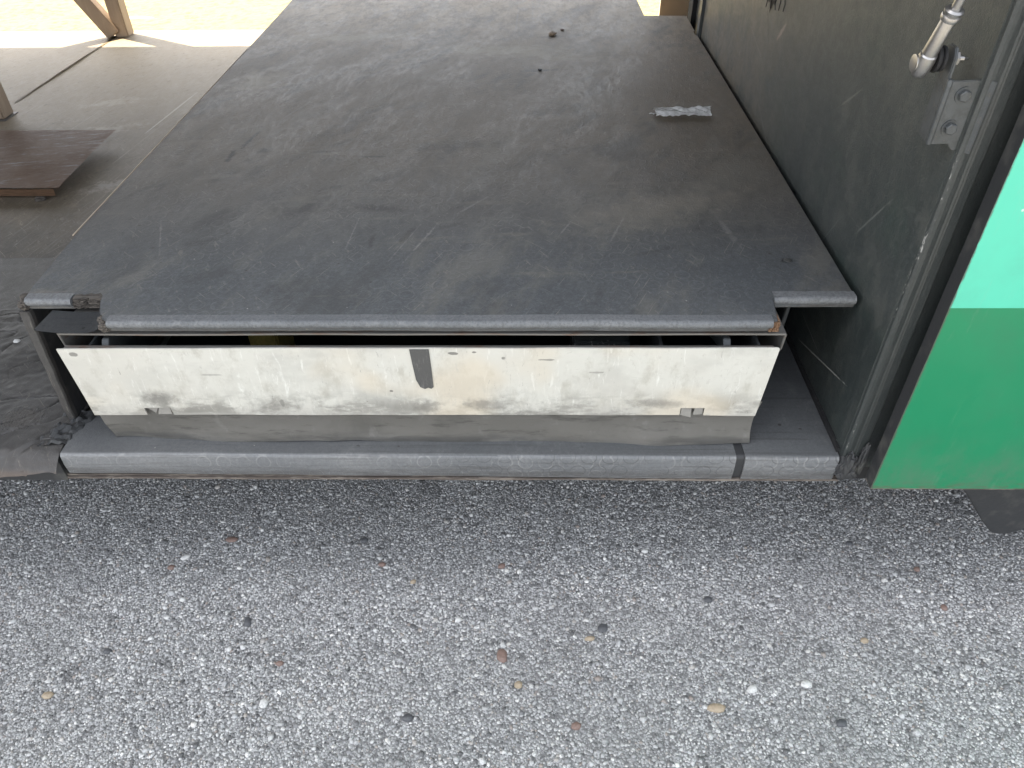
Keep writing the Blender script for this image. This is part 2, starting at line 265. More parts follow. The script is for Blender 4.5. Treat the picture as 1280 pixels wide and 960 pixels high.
# ground
m = Mat('road_binder', (.18, .18, .176), .9)
c = m.vor(.0043, out='Color'); cx = m.xyz(c)[0]
m.mix(m.ramp(cx, .1, .9), (.48, .485, .48)); m.mix(m.ramp(m.vor(.0043), .35, .7), (.12, .12, .12), .7)
m.mix(m.ramp(m.noise(.6, 4), .3, .7), (.2, .2, .2), .3); m.bump(m.mul(m.vor(.0043), -1.), .0012); ROAD = m.done()
def stone_mat(name):
    m = Mat(name, (.2, .2, .2), .55)
    r = m.t.nodes.new('ShaderNodeValToRGB'); m.t.links.new(m.isl, r.inputs[0])
    e = r.color_ramp.elements; e[0].position = 0; e[0].color = (.05, .05, .052, 1); e[1].position = 1; e[1].color = (.85, .84, .81, 1)
    for p, cc in ((.12, (.15, .152, .155)), (.25, (.32, .322, .325)), (.5, (.45, .455, .455)), (.72, (.58, .58, .575)), (.88, (.72, .72, .70)), (.93, (.36, .32, .28)), (.95, (.30, .25, .22)), (.96, (.66, .64, .60)), (.985, (.85, .84, .81))):
        q = e.new(p); q.color = (*cc, 1)
    m.col = r.outputs[0]
    m.mix(m.ramp(m.noise(.002, 4, .7), .47, .6), (.11, .11, .11), .45); m.mix(m.ramp(m.noise(.0013, 3, .7, off=(1, 1, 1)), .6, .68), (.75, .75, .74), .5)
    m.mix(m.ramp(m.noise(.35, 4, .6), .4, .7), (.2, .2, .198), .25)
    m.mix(m.ramp(m.noise((.16, .10, .1), 5, .65, off=(2, 0, 0)), .5, .7), (.2, .2, .197), .35); m.mix(m.ramp(m.noise((.2, .13, .1), 5, .65, off=(6, 3, 0)), .52, .7), (.62, .615, .60), .25)
    m.mix(m.ramp(m.noise(.045, 4, .6), .5, .75), (.13, .13, .13), .3)
    m.bump(m.noise(.0015, 2), .0003); return m.done()
STONE = stone_mat('aggregate_stone')
def plain_stone(name, c):
    m = Mat(name, c, .5); m.mix(m.ramp(m.noise(.004, 4, .7), .4, .7), tuple(x*.55 for x in c), .7); m.bump(m.noise(.003, 3), .0006); return m.done()
PB = plain_stone('brown_stone', (.22, .15, .125)); PW = plain_stone('white_stone', (.62, .62, .60)); PD = plain_stone('dark_stone', (.085, .088, .095)); PO = plain_stone('ochre_stone', (.38, .31, .22))
m = Mat('pale_gravel', (.25, .21, .10), .9); m.mix(m.ramp(m.noise(.035, 4, .7), .46, .6), (.15, .15, .065), .85); m.mix(m.ramp(m.vor(.05), .3, .6), (.30, .255, .14), .5)
m.mix(m.ramp(m.noise(.5, 4), .5, .7), (.23, .205, .105), .5); m.bump(m.noise(.03, 3), .01); GRAV = m.done()

# ------------------------------------------------------------ object helpers
base = {}
def tag(o, label=None, cat=None, group=None, kind=None):
    for k, v in (('label', label), ('category', cat), ('group', group), ('kind', kind)):
        if v: o[k] = v
    return o
def thing(name, label, cat, loc, group=None):
    o = bpy.data.objects.new(name, None); C.objects.link(o); o.location = loc; o.empty_display_size = .1
    base[o] = Vector(loc); return tag(o, label, cat, group)
def obj(name, bm, mat, parent=None, smooth=False, label=None, kind=None):
    """bm in world coordinates -> one mesh object under parent"""
    o_ = base[parent] if parent else Vector((0, 0, 0))
    bmesh.ops.translate(bm, vec=-o_, verts=bm.verts)
    me = bpy.data.meshes.new(name); bm.to_mesh(me); bm.free()
    for mm in (mat if isinstance(mat, list) else [mat]): me.materials.append(mm)
    if smooth:
        for p in me.polygons: p.use_smooth = True
        me.set_sharp_from_angle(angle=R(32))
    o = bpy.data.objects.new(name, me); C.objects.link(o)
    if parent: o.parent = parent
    base[o] = o_
    return tag(o, label, None, None, kind)
def NB(): return bmesh.new()
def box(bm, x0, x1, y0, y1, z0, z1, bev=0):
    b = bmesh.new(); vs = [b.verts.new((x, y, z)) for z in (z0, z1) for y in (y0, y1) for x in (x0, x1)]
    for f in ((0, 2, 3, 1), (4, 5, 7, 6), (0, 1, 5, 4), (2, 6, 7, 3), (0, 4, 6, 2), (1, 3, 7, 5)): b.faces.new([vs[i] for i in f])
    if bev: bmesh.ops.bevel(b, geom=b.edges[:], offset=bev, segments=2, affect='EDGES')
    join(bm, b); return bm
def join(bm, b):
    me = bpy.data.meshes.new('t'); b.to_mesh(me); b.free(); bm.from_mesh(me); bpy.data.meshes.remove(me)
def prism(bm, pts, d, axis='z', a=0., bev=0):
    """extrude polygon pts from a by d along axis. pts are the other two coords in xyz order"""
    def P(p, h): return {'z': (p[0], p[1], h), 'y': (p[0], h, p[1]), 'x': (h, p[0], p[1])}[axis]
    b = bmesh.new(); v0 = [b.verts.new(P(p, a)) for p in pts]; v1 = [b.verts.new(P(p, a+d)) for p in pts]
    n = len(pts); b.faces.new(v0); b.faces.new(v1)
    for i in range(n): b.faces.new((v0[i], v0[(i+1) % n], v1[(i+1) % n], v1[i]))
    bmesh.ops.recalc_face_normals(b, faces=b.faces)
    if bev: bmesh.ops.bevel(b, geom=b.edges[:], offset=bev, segments=2, affect='EDGES')
    join(bm, b); return bm
def lathe(bm, p0, p1, prof, seg=20):
    """prof: list of (distance along p0->p1, radius)"""
    p0 = Vector(p0); ax = (Vector(p1)-p0).normalized(); s = ax.orthogonal().normalized(); t = ax.cross(s)
    rows = [[bm.verts.new(p0+ax*d+(s*math.cos(2*math.pi*i/seg)+t*math.sin(2*math.pi*i/seg))*max(r, 1e-5)) for i in range(seg)] for d, r in prof]
    for a, b in zip(rows, rows[1:]):
        for i in range(seg): bm.faces.new((a[i], a[(i+1) % seg], b[(i+1) % seg], b[i]))
    bm.faces.new(rows[0][::-1]); bm.faces.new(rows[-1]); bmesh.ops.recalc_face_normals(bm, faces=bm.faces); return bm
def grid(bm, nu, nv, fn):
    V = [[bm.verts.new(fn(i/nu, j/nv)) for j in range(nv+1)] for i in range(nu+1)]
    for i in range(nu):
        for j in range(nv): bm.faces.new((V[i][j], V[i+1][j], V[i+1][j+1], V[i][j+1]))
    return bm
def sweep(bm, x0, x1, n, prof, cap=True):
    """closed profile prof(x)->[(y,z)...] swept along x"""
    rows = []
    for i in range(n+1):
        x = x0+(x1-x0)*i/n; rows.append([bm.verts.new((x, y, z)) for y, z in prof(x)])
    k = len(rows[0])
    for a, b in zip(rows, rows[1:]):
        for i in range(k): bm.faces.new((a[i], a[(i+1) % k], b[(i+1) % k], b[i]))
    if cap: bm.faces.new(rows[0]); bm.faces.new(rows[-1])
    bmesh.ops.recalc_face_normals(bm, faces=bm.faces); return bm
def nz(x, y=0., z=0.): return noise.noise(Vector((x, y, z)))

# ============================================================ ground
b = NB()
xs = [-150, -12, -3, 3, 12, 150]; ys = [-150, -8, -2, 2.7, 8, 150]
for i in range(5):
    for j in range(5):
        v = [b.verts.new(p) for p in ((xs[i], ys[j], 0), (xs[i+1], ys[j], 0), (xs[i+1], ys[j+1], 0), (xs[i], ys[j+1], 0))]; b.faces.new(v)
bmesh.ops.remove_doubles(b, verts=b.verts, dist=1e-4)
ground = obj('ground', b, ROAD, kind='structure')
b = NB()
grid(b, 120, 60, lambda u, v: (-8+16*u, 2.9+8*v, .006+.012*nz(u*60, v*30)+.01*nz(u*200, v*100, 3)))
verge = obj('gravel_verge', b, GRAV, kind='structure', smooth=True)

def numpy_mesh(name, V, F, mat, parent, kind):
    me = bpy.data.meshes.new(name)
    me.vertices.add(len(V)); me.vertices.foreach_set('co', V.astype(np.float32).ravel())
    me.loops.add(F.size); me.loops.foreach_set('vertex_index', F.astype(np.int32).ravel())
    me.polygons.add(len(F)); me.polygons.foreach_set('loop_start', np.arange(0, F.size, 3, dtype=np.int32)); me.polygons.foreach_set('loop_total', np.full(len(F), 3, dtype=np.int32))
    me.materials.append(mat); me.update(calc_edges=True); me.validate()
    o = bpy.data.objects.new(name, me); C.objects.link(o); o.parent = parent; base[o] = Vector((0, 0, 0))
    return tag(o, kind=kind)
ib = bmesh.new(); bmesh.ops.create_icosphere(ib, subdivisions=1, radius=1)
ICO = np.array([v.co[:] for v in ib.verts]); ICF = np.array([[v.index for v in f.verts] for f in ib.faces]); ib.free()
def aggregate(name, x0, x1, y0, y1, sp, smin, smax):
    gx, gy = np.meshgrid(np.arange(x0, x1, sp), np.arange(y0, y1, sp)); n = gx.size
    cx = gx.ravel()+rng.uniform(-.5, .5, n)*sp; cy = gy.ravel()+rng.uniform(-.5, .5, n)*sp
    r = rng.uniform(smin, smax, n)*rng.choice([.75, 1, 1.3, 1.9], n, p=[.45, .42, .10, .03])
    sc = np.stack([r*rng.uniform(.75, 1.3, n), r*rng.uniform(.7, 1.1, n), r*rng.uniform(.4, .75, n)], 1)
    a = rng.uniform(0, 6.28, n); tl = rng.normal(0, .35, n)
    P = ICO[None]*(1+rng.uniform(-.28, .28, (n, 12, 1)))*sc[:, None]
    x_, y_, z_ = P[..., 0], P[..., 1], P[..., 2]
    x1_, z1_ = x_*np.cos(tl)[:, None]-z_*np.sin(tl)[:, None], x_*np.sin(tl)[:, None]+z_*np.cos(tl)[:, None]
    ca, sa = np.cos(a)[:, None], np.sin(a)[:, None]
    X = x1_*ca-y_*sa+cx[:, None]; Y = x1_*sa+y_*ca+cy[:, None]; Z = z1_+(sc[:, 2]*rng.uniform(-.35, .35, n))[:, None]
    V = np.stack([X, Y, Z], -1).reshape(-1, 3); F = (ICF[None]+12*np.arange(n)[:, None, None]).reshape(-1, 3)
    return numpy_mesh(name, V, F, STONE, ground, 'stuff')
aggregate('road_aggregate', -1.14, 1.08, -.36, .37, .0041, .0015, .0030)
def pebble_mesh(seed):
    random.seed(seed); q = bmesh.new(); bmesh.ops.create_icosphere(q, subdivisions=2, radius=1)
    for v in q.verts: v.co *= 1+.18*nz(*(v.co*1.3+Vector((seed*5, 0, 0))))
    me = bpy.data.meshes.new('pebble'); q.to_mesh(me); q.free()
    for p in me.polygons: p.use_smooth = True
    return me
PM = {}
for k_, mm in (('b', PB), ('w', PW), ('d', PD), ('o', PO)):
    PM[k_] = [pebble_mesh(s) for s in (1, 2)]
    for me in PM[k_]: me.materials.append(mm)
for i, (x, y, k_, sx, sy, a) in enumerate([(-.038, -.122, 'b', .008, .012, .2), (-.261, .057, 'b', .006, .0045, 0), (-.043, .055, 'b', .0065, .005, .3), (.443, -.167, 'w', .008, .0065, 0), (-.473, -.063, 'd', .006, .009, .4),
    (-.553, .112, 'b', .010, .006, 0), (.294, -.207, 'o', .013, .007, 0), (-.303, .112, 'd', .007, .006, 0), (.107, -.09, 'o', .008, .004, .1), (.13, -.07, 'd', .0085, .0075, .5), (-.645, .048, 'b', .006, .005, 0), (-.626, .071, 'w', .008, .005, .5),
    (-.399, -.139, 'b', .006, .0045, 0), (-.407, -.206, 'w', .006, .008, .2), (.702, .053, 'b', .005, .005, 0), (.077, -.237, 'b', .007, .006, .1), (-.114, -.056, 'w', .005, .004, 0), (-.011, -.172, 'o', .006, .006, .3),
    (-.18, -.227, 'd', .008, .006, 0), (.717, -.026, 'b', .005, .006, 0), (.356, -.176, 'w', .008, .006, .4), (-.752, -.196, 'o', .008, .006, 0), (.478, -.229, 'd', .008, .006, .2), (.317, -.013, 'd', .007, .006, .2),
    (-.60, -.02, 'w', .005, .004, 0), (-.2, .02, 'o', .005, .004, .6), (.22, .09, 'w', .006, .004, 0), (.56, -.09, 'o', .006, .005, 0), (.60, .11, 'd', .006, .005, 0), (-.69, -.12, 'd', .006, .005, 0)]):
    o = bpy.data.objects.new('pebble', PM[k_][i % 2]); C.objects.link(o); o.parent = ground
    o.location = (x, y, .0016); o.scale = (sx*1.12, sy*1.12, .0042); o.rotation_euler = (0, 0, a)

# ============================================================ coach
coach = thing('coach', 'green and mint painted coach with an open luggage bay and dark rubber lined floor', 'bus', (0, 1.1, .3))
F = .335
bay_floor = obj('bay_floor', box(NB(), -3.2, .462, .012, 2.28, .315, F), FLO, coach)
obj('underside_panel', box(NB(), -6, 6, .03, 2.25, .262, .295), BLK, coach)
b = NB()                                                     # ceiling and roof
obj('bay_ceiling', box(b, -6, 6, 0, 2.28, 1.32, 1.34), DARK, coach)
obj('roof', box(NB(), -6, 6, -.03, 2.31, 3.4, 3.44), MINT, coach)
obj('upper_side_panel', box(NB(), -6, 6, -.03, -.005, 1.32, 3.4), MINT, coach)
obj('upper_side_panel', box(NB(), -6, 6, 2.285, 2.31, 1.32, 3.4), MINT, coach)
obj('bay_end_wall', box(NB(), -3.22, -3.2, 0, 2.28, .3, 1.32), DARK, coach)
obj('far_door_panel', box(NB(), .50, 6, 2.285, 2.31, .3, 1.32), CREAM, coach)
obj('far_door_panel', box(NB(), -6, -3.2, 2.285, 2.31, .3, 1.32), GREEN, coach)
# sill: the floor rubber rolls over the edge; narrower towards the right
def sill_prof(zt, zb, y0=0):
    r = .0065
    p = [(y0+.62, .33), (y0+.62, .3365), (y0+.10, .3365), (y0+.05, zt-.0005)]
    p += [(y0+r-r*math.sin(t), zt-r+r*math.cos(t)) for t in [k*math.pi/2/6 for k in range(7)]]
    p += [(y0-.001, (zt+zb)/2), (y0+.001, zb), (y0+.02, zb)]
    return p
def sill(x0, x1, n):
    def f(x):
        t = (x+.69)/1.15; zt = .3415-.004*t+.0012*nz(x*7, 3); zb = .3005-.010*t+.0008*nz(x*9)
        return sill_prof(zt, zb, .0015*nz(x*5, 8))
    b = NB(); sweep(b, x0, x1, n, f)
    for fc in b.faces:
        c = fc.calc_center_median(); fc.material_index = 0 if (c.z > .3322 and c.y > .003) else 1
    return b
obj('sill_strip', sill(-.692, .309, 60), [SILLT, SILLE], coach, True, label='long worn rubber sill strip with ring pattern')
obj('sill_strip', sill(.3225, .459, 12), [SILLT, SILLE], coach, True, label='short worn rubber sill strip beside the bay wall')
b = NB(); sweep(b, .309, .3225, 2, lambda x: sill_prof(.3365, .292, .003)); obj('sill_gap_strap', b, DARK, coach, True)
b = NB(); box(b, -.72, .47, .004, .03, .2925, .2945); sweep(b, -.73, .47, 30, lambda x: [(.0005+.001*nz(x*9, 5), .288+.001*nz(x*6)), (.012, .288), (.012, .292), (.0005, .2915)])
obj('rail_edge', b, RUSTE, coach)
# torn, wrinkled rubber at the left front of the bay floor
def torn(u, v):
    x = -1.30+.605*u; y = -.022+.60*v
    q = Vector((x*6+1.2*y, y*11-2*x, 0)); wv = nz(x*9, y*9, 4)
    n1 = nz(x*7+wv, y*14-x*6+wv, 1.3); n2 = nz(x*13+wv, y*24-x*14, 5.1)
    h = .006*nz(x*5, y*6, 2)+.004*n1 + .005*math.exp(-(n1/.05)**2)*max(0, nz(x*4, y*4, 7)+.3) - .0055*math.exp(-(n2/.035)**2)*max(0, .35+nz(x*6, y*6, 9))
    h += .0012*nz(x*70, y*70)
    fade = min(1, max(0, (.55-y)/.25))*min(1, max(0, (x+1.30)/.12+.15))
    h += .005*max(0, 1-abs(y-.02)/.05)*nz(x*22, y*26, 6)
    z = F+.004+h*fade+.004*fade - (1-fade)*.003
    if y < .008: z -= ((.008-y)/.03)**1.6*.022*(1+.5*nz(x*12, 5))
    return (x+.003*nz(y*30, 2), y+(.006*nz(x*16, 2) if y < .03 else 0), z)
b = NB(); grid(b, 260, 260, torn); obj('torn_mat', b, TORN, coach, True)
obj('floor_end_cap', box(NB(), -3.2, -.70, .0, .03, .285, .33), DARK, coach)
b = NB()                                                     # loose folded corner beside the long sill strip
def fold(u, v):
    return (-.745+.06*u+.01*v, .012+.075*v+.01*u, .338+.016*math.sin(math.pi*u)*(.5+.5*nz(u*4, v*5))+.006*nz(u*9, v*9))
grid(b, 24, 24, fold); bmesh.ops.solidify(b, geom=b.faces[:], thickness=.003); obj('rubber_flap', b, SILLT, coach, True)
# lifted mat seam on the left floor
b = NB()
def seam(u, v):
    y = 1.50+.72*u; up = .006*math.sin(min(1, u*1.15)*math.pi)**1.2*(.8+.35*nz(u*6))
    return (-1.548+.014*u-.010*(1-v)+.003*nz(u*8, 3)*v, y, F+.001+up*v**2)
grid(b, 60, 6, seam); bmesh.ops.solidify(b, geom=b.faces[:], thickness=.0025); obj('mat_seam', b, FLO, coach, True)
# bay wall at the right
bay_wall = obj('bay_wall', box(NB(), .462, .468, .004, 1.34, .322, 1.32), WALL, coach)
obj('wall_core', box(NB(), .4685, .50, .02, 1.33, .30, 1.32), DARK, coach)
b = NB(); prism(b, [(.006, .355), (.030, .345), (.036, .93), (.060, 1.32), (.006, 1.32)], .002, 'x', .4600, .0006); obj('wall_overlap_strip', b, WALL, coach)
b = NB(); prism(b, [(.012, .337), (1.33, .337), (1.33, .341), (.3, .343), (.012, .346)], .005, 'x', .457); obj('wall_sealant', b, BLK, coach)
# door jamb: vertical folded profile
jp = [(.4605, .03), (.4608, .008), (.4622, .0025), (.4650, .0005), (.4690, .0005), (.4760, .0025), (.4785, .0020), (.4800, .0040), (.4820, .0032), (.4930, .0050), (.4960, .0090), (.4990, .0160), (.53, .018), (.53, .03)]
b = NB(); n = 40
rows = [[b.verts.new((x+.0006*nz(i*.5, 1), y+.0008*nz(i*.4, x*90), .302+1.018*i/n)) for x, y in jp] for i in range(n+1)]
for a_, c_ in zip(rows, rows[1:]):
    for i in range(len(jp)): b.faces.new((a_[i], a_[(i+1) % len(jp)], c_[(i+1) % len(jp)], c_[i]))
b.faces.new(rows[0]); b.faces.new(rows[-1]); bmesh.ops.recalc_face_normals(b, faces=b.faces)
obj('door_jamb', b, JAMB, coach)
# crumpled rubber at the foot of the jamb
b = NB()
for (x, y, z, rx, ry, rz, s) in [(.470, .0, .322, .012, .010, .026, 1), (.485, .004, .318, .010, .008, .020, 2), (.476, -.002, .308, .016, .008, .010, 3), (.492, .0, .335, .006, .007, .030, 4)]:
    q = bmesh.new(); bmesh.ops.create_icosphere(q, subdivisions=4, radius=1)
    for v in q.verts:
        k_ = 1+.35*nz(v.co.x*2+s*3, v.co.y*2, v.co.z*1.5)+.12*nz(v.co.x*6+s, v.co.y*6, v.co.z*5); v.co = Vector((x+v.co.x*rx*k_, y+v.co.y*ry*k_, z+v.co.z*rz*k_))
    join(b, q)
obj('rubber_lump', b, DARK, coach, True)
# green / mint side panel
b = NB()
gl = lambda z: .5015+.0025*(z-.306)+.0006*nz(z*30)
zs = [.306+.004*0]+[.306+(.621-.306)*k/24 for k in range(1, 25)]+[.621+(1.32-.621)*k/24 for k in range(1, 25)]
for i, z in enumerate(zs):
    pass
fv = [[b.verts.new((gl(z), -.030, z)), b.verts.new((6, -.030, z)), b.verts.new((6, -.006, z)), b.verts.new((gl(z)+.001, -.006, z))] for z in zs]
for i in range(len(zs)-1):
    for k_ in range(4):
        fc = b.faces.new((fv[i][k_], fv[i][(k_+1) % 4], fv[i+1][(k_+1) % 4], fv[i+1][k_])); fc.material_index = (1 if zs[i] >= .6205 else 0) if k_ == 0 else 2
b.faces.new(fv[0][::-1]).material_index = 2; b.faces.new(fv[-1]).material_index = 1
obj('side_panel', b, [GREEN, MINT, DARK], coach, label='green lower panel with a mint green band above')
b = NB(); prism(b, [(.503, .3025), (6, .3025), (6, .3055), (.503, .3055)], .02, 'y', -.0285); obj('panel_bottom_edge', b, RUSTE, coach)
b = NB(); pts = [(.655, .30), (.664, .262), (.70, .222), (.745, .162), (.768, .136), (.782, .128), (.80, .129), (.815, .137), (.90, .19), (1.1, .26), (1.1, .30)]
prism(b, pts, .012, 'y', .03, .002); obj('mud_flap', b, DARK, coach)
# posts and braces on the far side
obj('post', box(NB(), -1.560, -1.508, 1.36, 1.415, F, 1.32, .004), POST, coach, label='dark bronze post at the left edge')
b = NB(); box(b, -1.60, -1.50, 1.35, 1.42, F-.001, F+.002, .0008); obj('post_foot', b, FRAME, coach)
obj('post', box(NB(), -1.535, -1.485, 2.19, 2.245, F, 1.32, .004), POST, coach, label='upright bay post at the far side')
b = NB()
d0 = Vector((-1.535, 2.195, F+.01)); d1 = Vector((-2.12, 2.195, 1.31)); ax = (d1-d0).normalized(); s = Vector((0, 1, 0)); t = ax.cross(s)
vv = [[b.verts.new(p+s*a_+t*c_) for a_, c_ in ((-.02, -.027), (.02, -.027), (.02, .027), (-.02, .027))] for p in (d0, d1)]
for i in range(4): b.faces.new((vv[0][i], vv[0][(i+1) % 4], vv[1][(i+1) % 4], vv[1][i]))
b.faces.new(vv[0]); b.faces.new(vv[1]); bmesh.ops.recalc_face_normals(b, faces=b.faces); bmesh.ops.bevel(b, geom=b.edges[:], offset=.003, segments=1, affect='EDGES')
obj('brace', b, POST, coach)
obj('post', box(NB(), .455, .474, 1.345, 1.375, F, 1.32, .002), STEEL, coach, label='grey steel post behind the bay wall')
obj('post', box(NB(), .466, .49, 1.52, 1.58, F, 1.32, .002), BLK, coach, label='black post behind the bay wall')
obj('rear_wall_panel', box(NB(), .478, .482, 1.38, 1.52, F, 1.32), STEEL, coach)
b = NB(); lathe(b, (.474, 1.352, F), (.482, 1.35, 1.3), [(0, .004), (.96, .004)], 10); obj('rod', b, BRIGHT, coach, True)
# strut bracket
br = obj('strut_bracket', prism(NB(), [(.4315, .806), (.450, .8065), (.4535, .802), (.4575, .7985), (.4625, .80), (.4625, .873), (.4315, .872)], .0035, 'y', .007, .0008), STEEL, coach)
b = NB(); prism(b, [(.0105, .806), (.030, .808), (.033, .814), (.033, .845), (.034, .895), (.030, .902), (.016, .902), (.011, .893), (.0105, .872)], .0035, 'x', .4280, .001)
obj('bracket_flange', b, STEEL, br)
b = NB(); lathe(b, (.4300, .0085, .806), (.4300, .0085, .873), [(0, .0024), (.002, .0030), (.065, .0030), (.067, .0024)], 14); obj('bracket_fold', b, STEEL, br, True)
b = NB(); prism(b, [(.4625, .006), (.470, -.003), (.472, -.0025), (.465, .009)], .075, 'z', .799, .0005); obj('bracket_lip', b, STEEL, br)
for x, z in ((.4475, .858), (.4425+.003, .824)):
    b = NB(); lathe(b, (x, .007, z), (x, 0, z), [(0, .0085), (.0012, .0085)], 24); lathe(b, (x, .0057, z), (x, 0, z), [(0, .0062), (.0038, .0062), (.0046, .0052)], 6)
    obj('bolt', b, STEEL, br)
# ball stud through the bracket tab
b = NB()
by, bz = .024, .889
lathe(b, (.4135, by, bz), (.45, by, bz), [(0, .0125), (.002, .0135), (.0035, .0125), (.0045, .0095), (.006, .0125), (.0085, .0125), (.0095, .008)], 28); obj('rubber_washer', b, BLK, br, True)
b = NB(); lathe(b, (.4315, by, bz), (.45, by, bz), [(0, .0068), (.006, .0068)], 6); lathe(b, (.4374, by, bz), (.45, by, bz), [(0, .0033), (.006, .003), (.0115, .0004)], 12); obj('stud_nut', b, BRIGHT, br)

# ============================================================ gas strut
strut = thing('gas_strut', 'thin gas strut with a bright metal ball socket on the bay wall bracket', 'gas strut', (.403, .024, .889))
p0 = Vector((.4035, .022, .882)); p1 = Vector((.406, -.005, .952)); ax = (p1-p0).normalized()
b = NB(); lathe(b, p0-ax*.006, p1, [(-.004, .004), (-.003, .0070), (0, .0086), (.006, .0092), (.014, .0092), (.020, .0086), (.0215, .0074), (.058, .0070), (.060, .0062)], 28); obj('end_fitting', b, BRIGHT, strut, True)
b = NB(); lathe(b, p0+ax*.052, p1, [(0, .0065), (.001, .0088), (.004, .0094), (.006, .0088), (.0068, .0075), (.008, .0088), (.011, .0092), (.0125, .007)], 28); obj('collar', b, BRIGHT, strut, True)
b = NB(); lathe(b, p0+ax*.062, p1, [(0, .0046), (.05, .0044), (.051, .0085), (.40, .0085)], 20); obj('rod', b, BRIGHT, strut, True)
b = NB(); lathe(b, (.3935, by-.001, bz-.004), (.45, by-.001, bz-.004), [(0, .0060), (.0006, .0086), (.0016, .0086), (.002, .0074), (.004, .0070), (.010, .0075)], 24); obj('socket_clip', b, BRIGHT, strut, True)

# ============================================================ platform box with rubber covered lid
plat = thing('luggage_platform', 'raised flat platform box covered in scuffed dark grey rubber standing in the luggage bay', 'platform', (-.13, .8, F))
P = .556
b = NB()
out = [(-.562, .038), (.332, .038), (.3385, .091), (.452, .098), (.4535, .6), (.4535, 1.342), (.449, 1.344), (.449, 1.38), (.4535, 1.382), (.456, 1.54), (.337, 1.545), (.337, 2.2), (-.735, 2.2), (-.722, 1.6), (-.7165, .9), (-.713, .30), (-.704, .12), (-.700, .091), (-.636, .091), (-.633, .099), (-.626, .102), (-.618, .0995), (-.611, .104), (-.604, .101), (-.598, .104), (-.5935, .098), (-.590, .086), (-.580, .060), (-.570, .045)]
prism(b, out, -.017, 'z', P, .0015)
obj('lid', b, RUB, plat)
def lip(x0, x1, y0, n, w_=.0):
    def f(x):
        yy = y0+.0016*nz(x*6, y0*9)+.0006*nz(x*40); zz = P+.0003+.0002*nz(x*8, 3); r = .0066; p = [(yy+.018, zz-.004), (yy+.018, zz-.0002)]
        p += [(yy+r-r*math.sin(t), zz-r+r*math.cos(t)) for t in [k*math.pi/8 for k in range(9)]][:8]
        p += [(yy+.006, zz-.0185), (yy+.018, zz-.0185)]
        return p
    b = NB(); sweep(b, x0, x1, n, f); return b
obj('lid_edge', lip(-.561, .326, .033, 120), WORN, plat, True, label='long worn front edge of the lid')
obj('lid_edge', lip(.341, .453, .089, 20), WORN, plat, True, label='short worn edge at the right corner')
obj('lid_edge', lip(-.699, -.634, .087, 12), WORN, plat, True, label='short worn edge at the left corner')
# torn corners showing plywood
def plies(x0, x1, y0, z0, n, dx, jag, mat, nm):
    for k_ in range(n):
        a0 = x0+dx*k_; b = NB(); pts = []
        N = 14
        for i in range(N+1): pts.append((a0+(x1-a0)*i/N, y0+jag*(nz(i*.9, k_*3.1)+.3*k_/n)))
        pts += [(x1, y0+.02), (a0, y0+.02)]
        prism(b, pts, .0026, 'z', z0+.0031*k_); obj(nm, b, mat, plat)
plies(-.634, -.588, .090, .5405, 5, .0005, .005, PLYG, 'plywood_layer')
plies(.322, .3355, .036, .5385, 5, .001, .003, PLYW, 'plywood_layer')
for (x, y, z, s) in ((-.566, .040, .546, .0085), (-.573, .052, .548, .007), (-.703, .092, .546, .008), (-.706, .104, .550, .006)):
    q = bmesh.new(); bmesh.ops.create_icosphere(q, subdivisions=3, radius=s)
    for v in q.verts: v.co = v.co*(1+.5*nz(*(v.co*260)))+Vector((x, y, z))
    obj('frayed_corner', q, PLYG, plat, False)
# pale bare line along the left edge
b = NB(); pts = [(-.7150, .27), (-.7135, .27), (-.7160, .9), (-.7178, 1.25), (-.7185, 1.25), (-.7172, .9)]
prism(b, [(x, y) for x, y in pts], .0012, 'z', P-.0003); obj('edge_trim', b, CREAM, plat)
# sides of the box
def sideprof(x0, x1, y0, mat, nm):
    b = NB(); prism(b, [(y0, .539), (y0+.001, .50), (y0-.004, .42), (y0-.010, .339), (2.2, .339), (2.2, .539)], x1-x0, 'x', x0, .0015); obj(nm, b, mat, plat)
sideprof(-.712, -.700, .090, DARK, 'box_side')
b = NB(); n = 30
fl = [(-.0160, .006), (-.0155, -.001), (-.0135, -.0035), (-.0015, -.0035), (.0005, -.001), (.001, .006)]
rows = [[b.verts.new((-.698+.001*nz(i*.3, 7)+x*(1-.25*i/n)-.002*i/n, .088-.014*(i/n)+y+.001*nz(i*.4), .5375-.198*i/n)) for x, y in fl] for i in range(n+1)]
for a_, c_ in zip(rows, rows[1:]):
    for i in range(len(fl)): b.faces.new((a_[i], a_[(i+1) % len(fl)], c_[(i+1) % len(fl)], c_[i]))
b.faces.new(rows[0]); b.faces.new(rows[-1]); bmesh.ops.recalc_face_normals(b, faces=b.faces); obj('side_edge', b, TORN, plat)
obj('box_back', box(NB(), -.70, .45, 1.45, 1.46, .338, .539), BLK, plat)
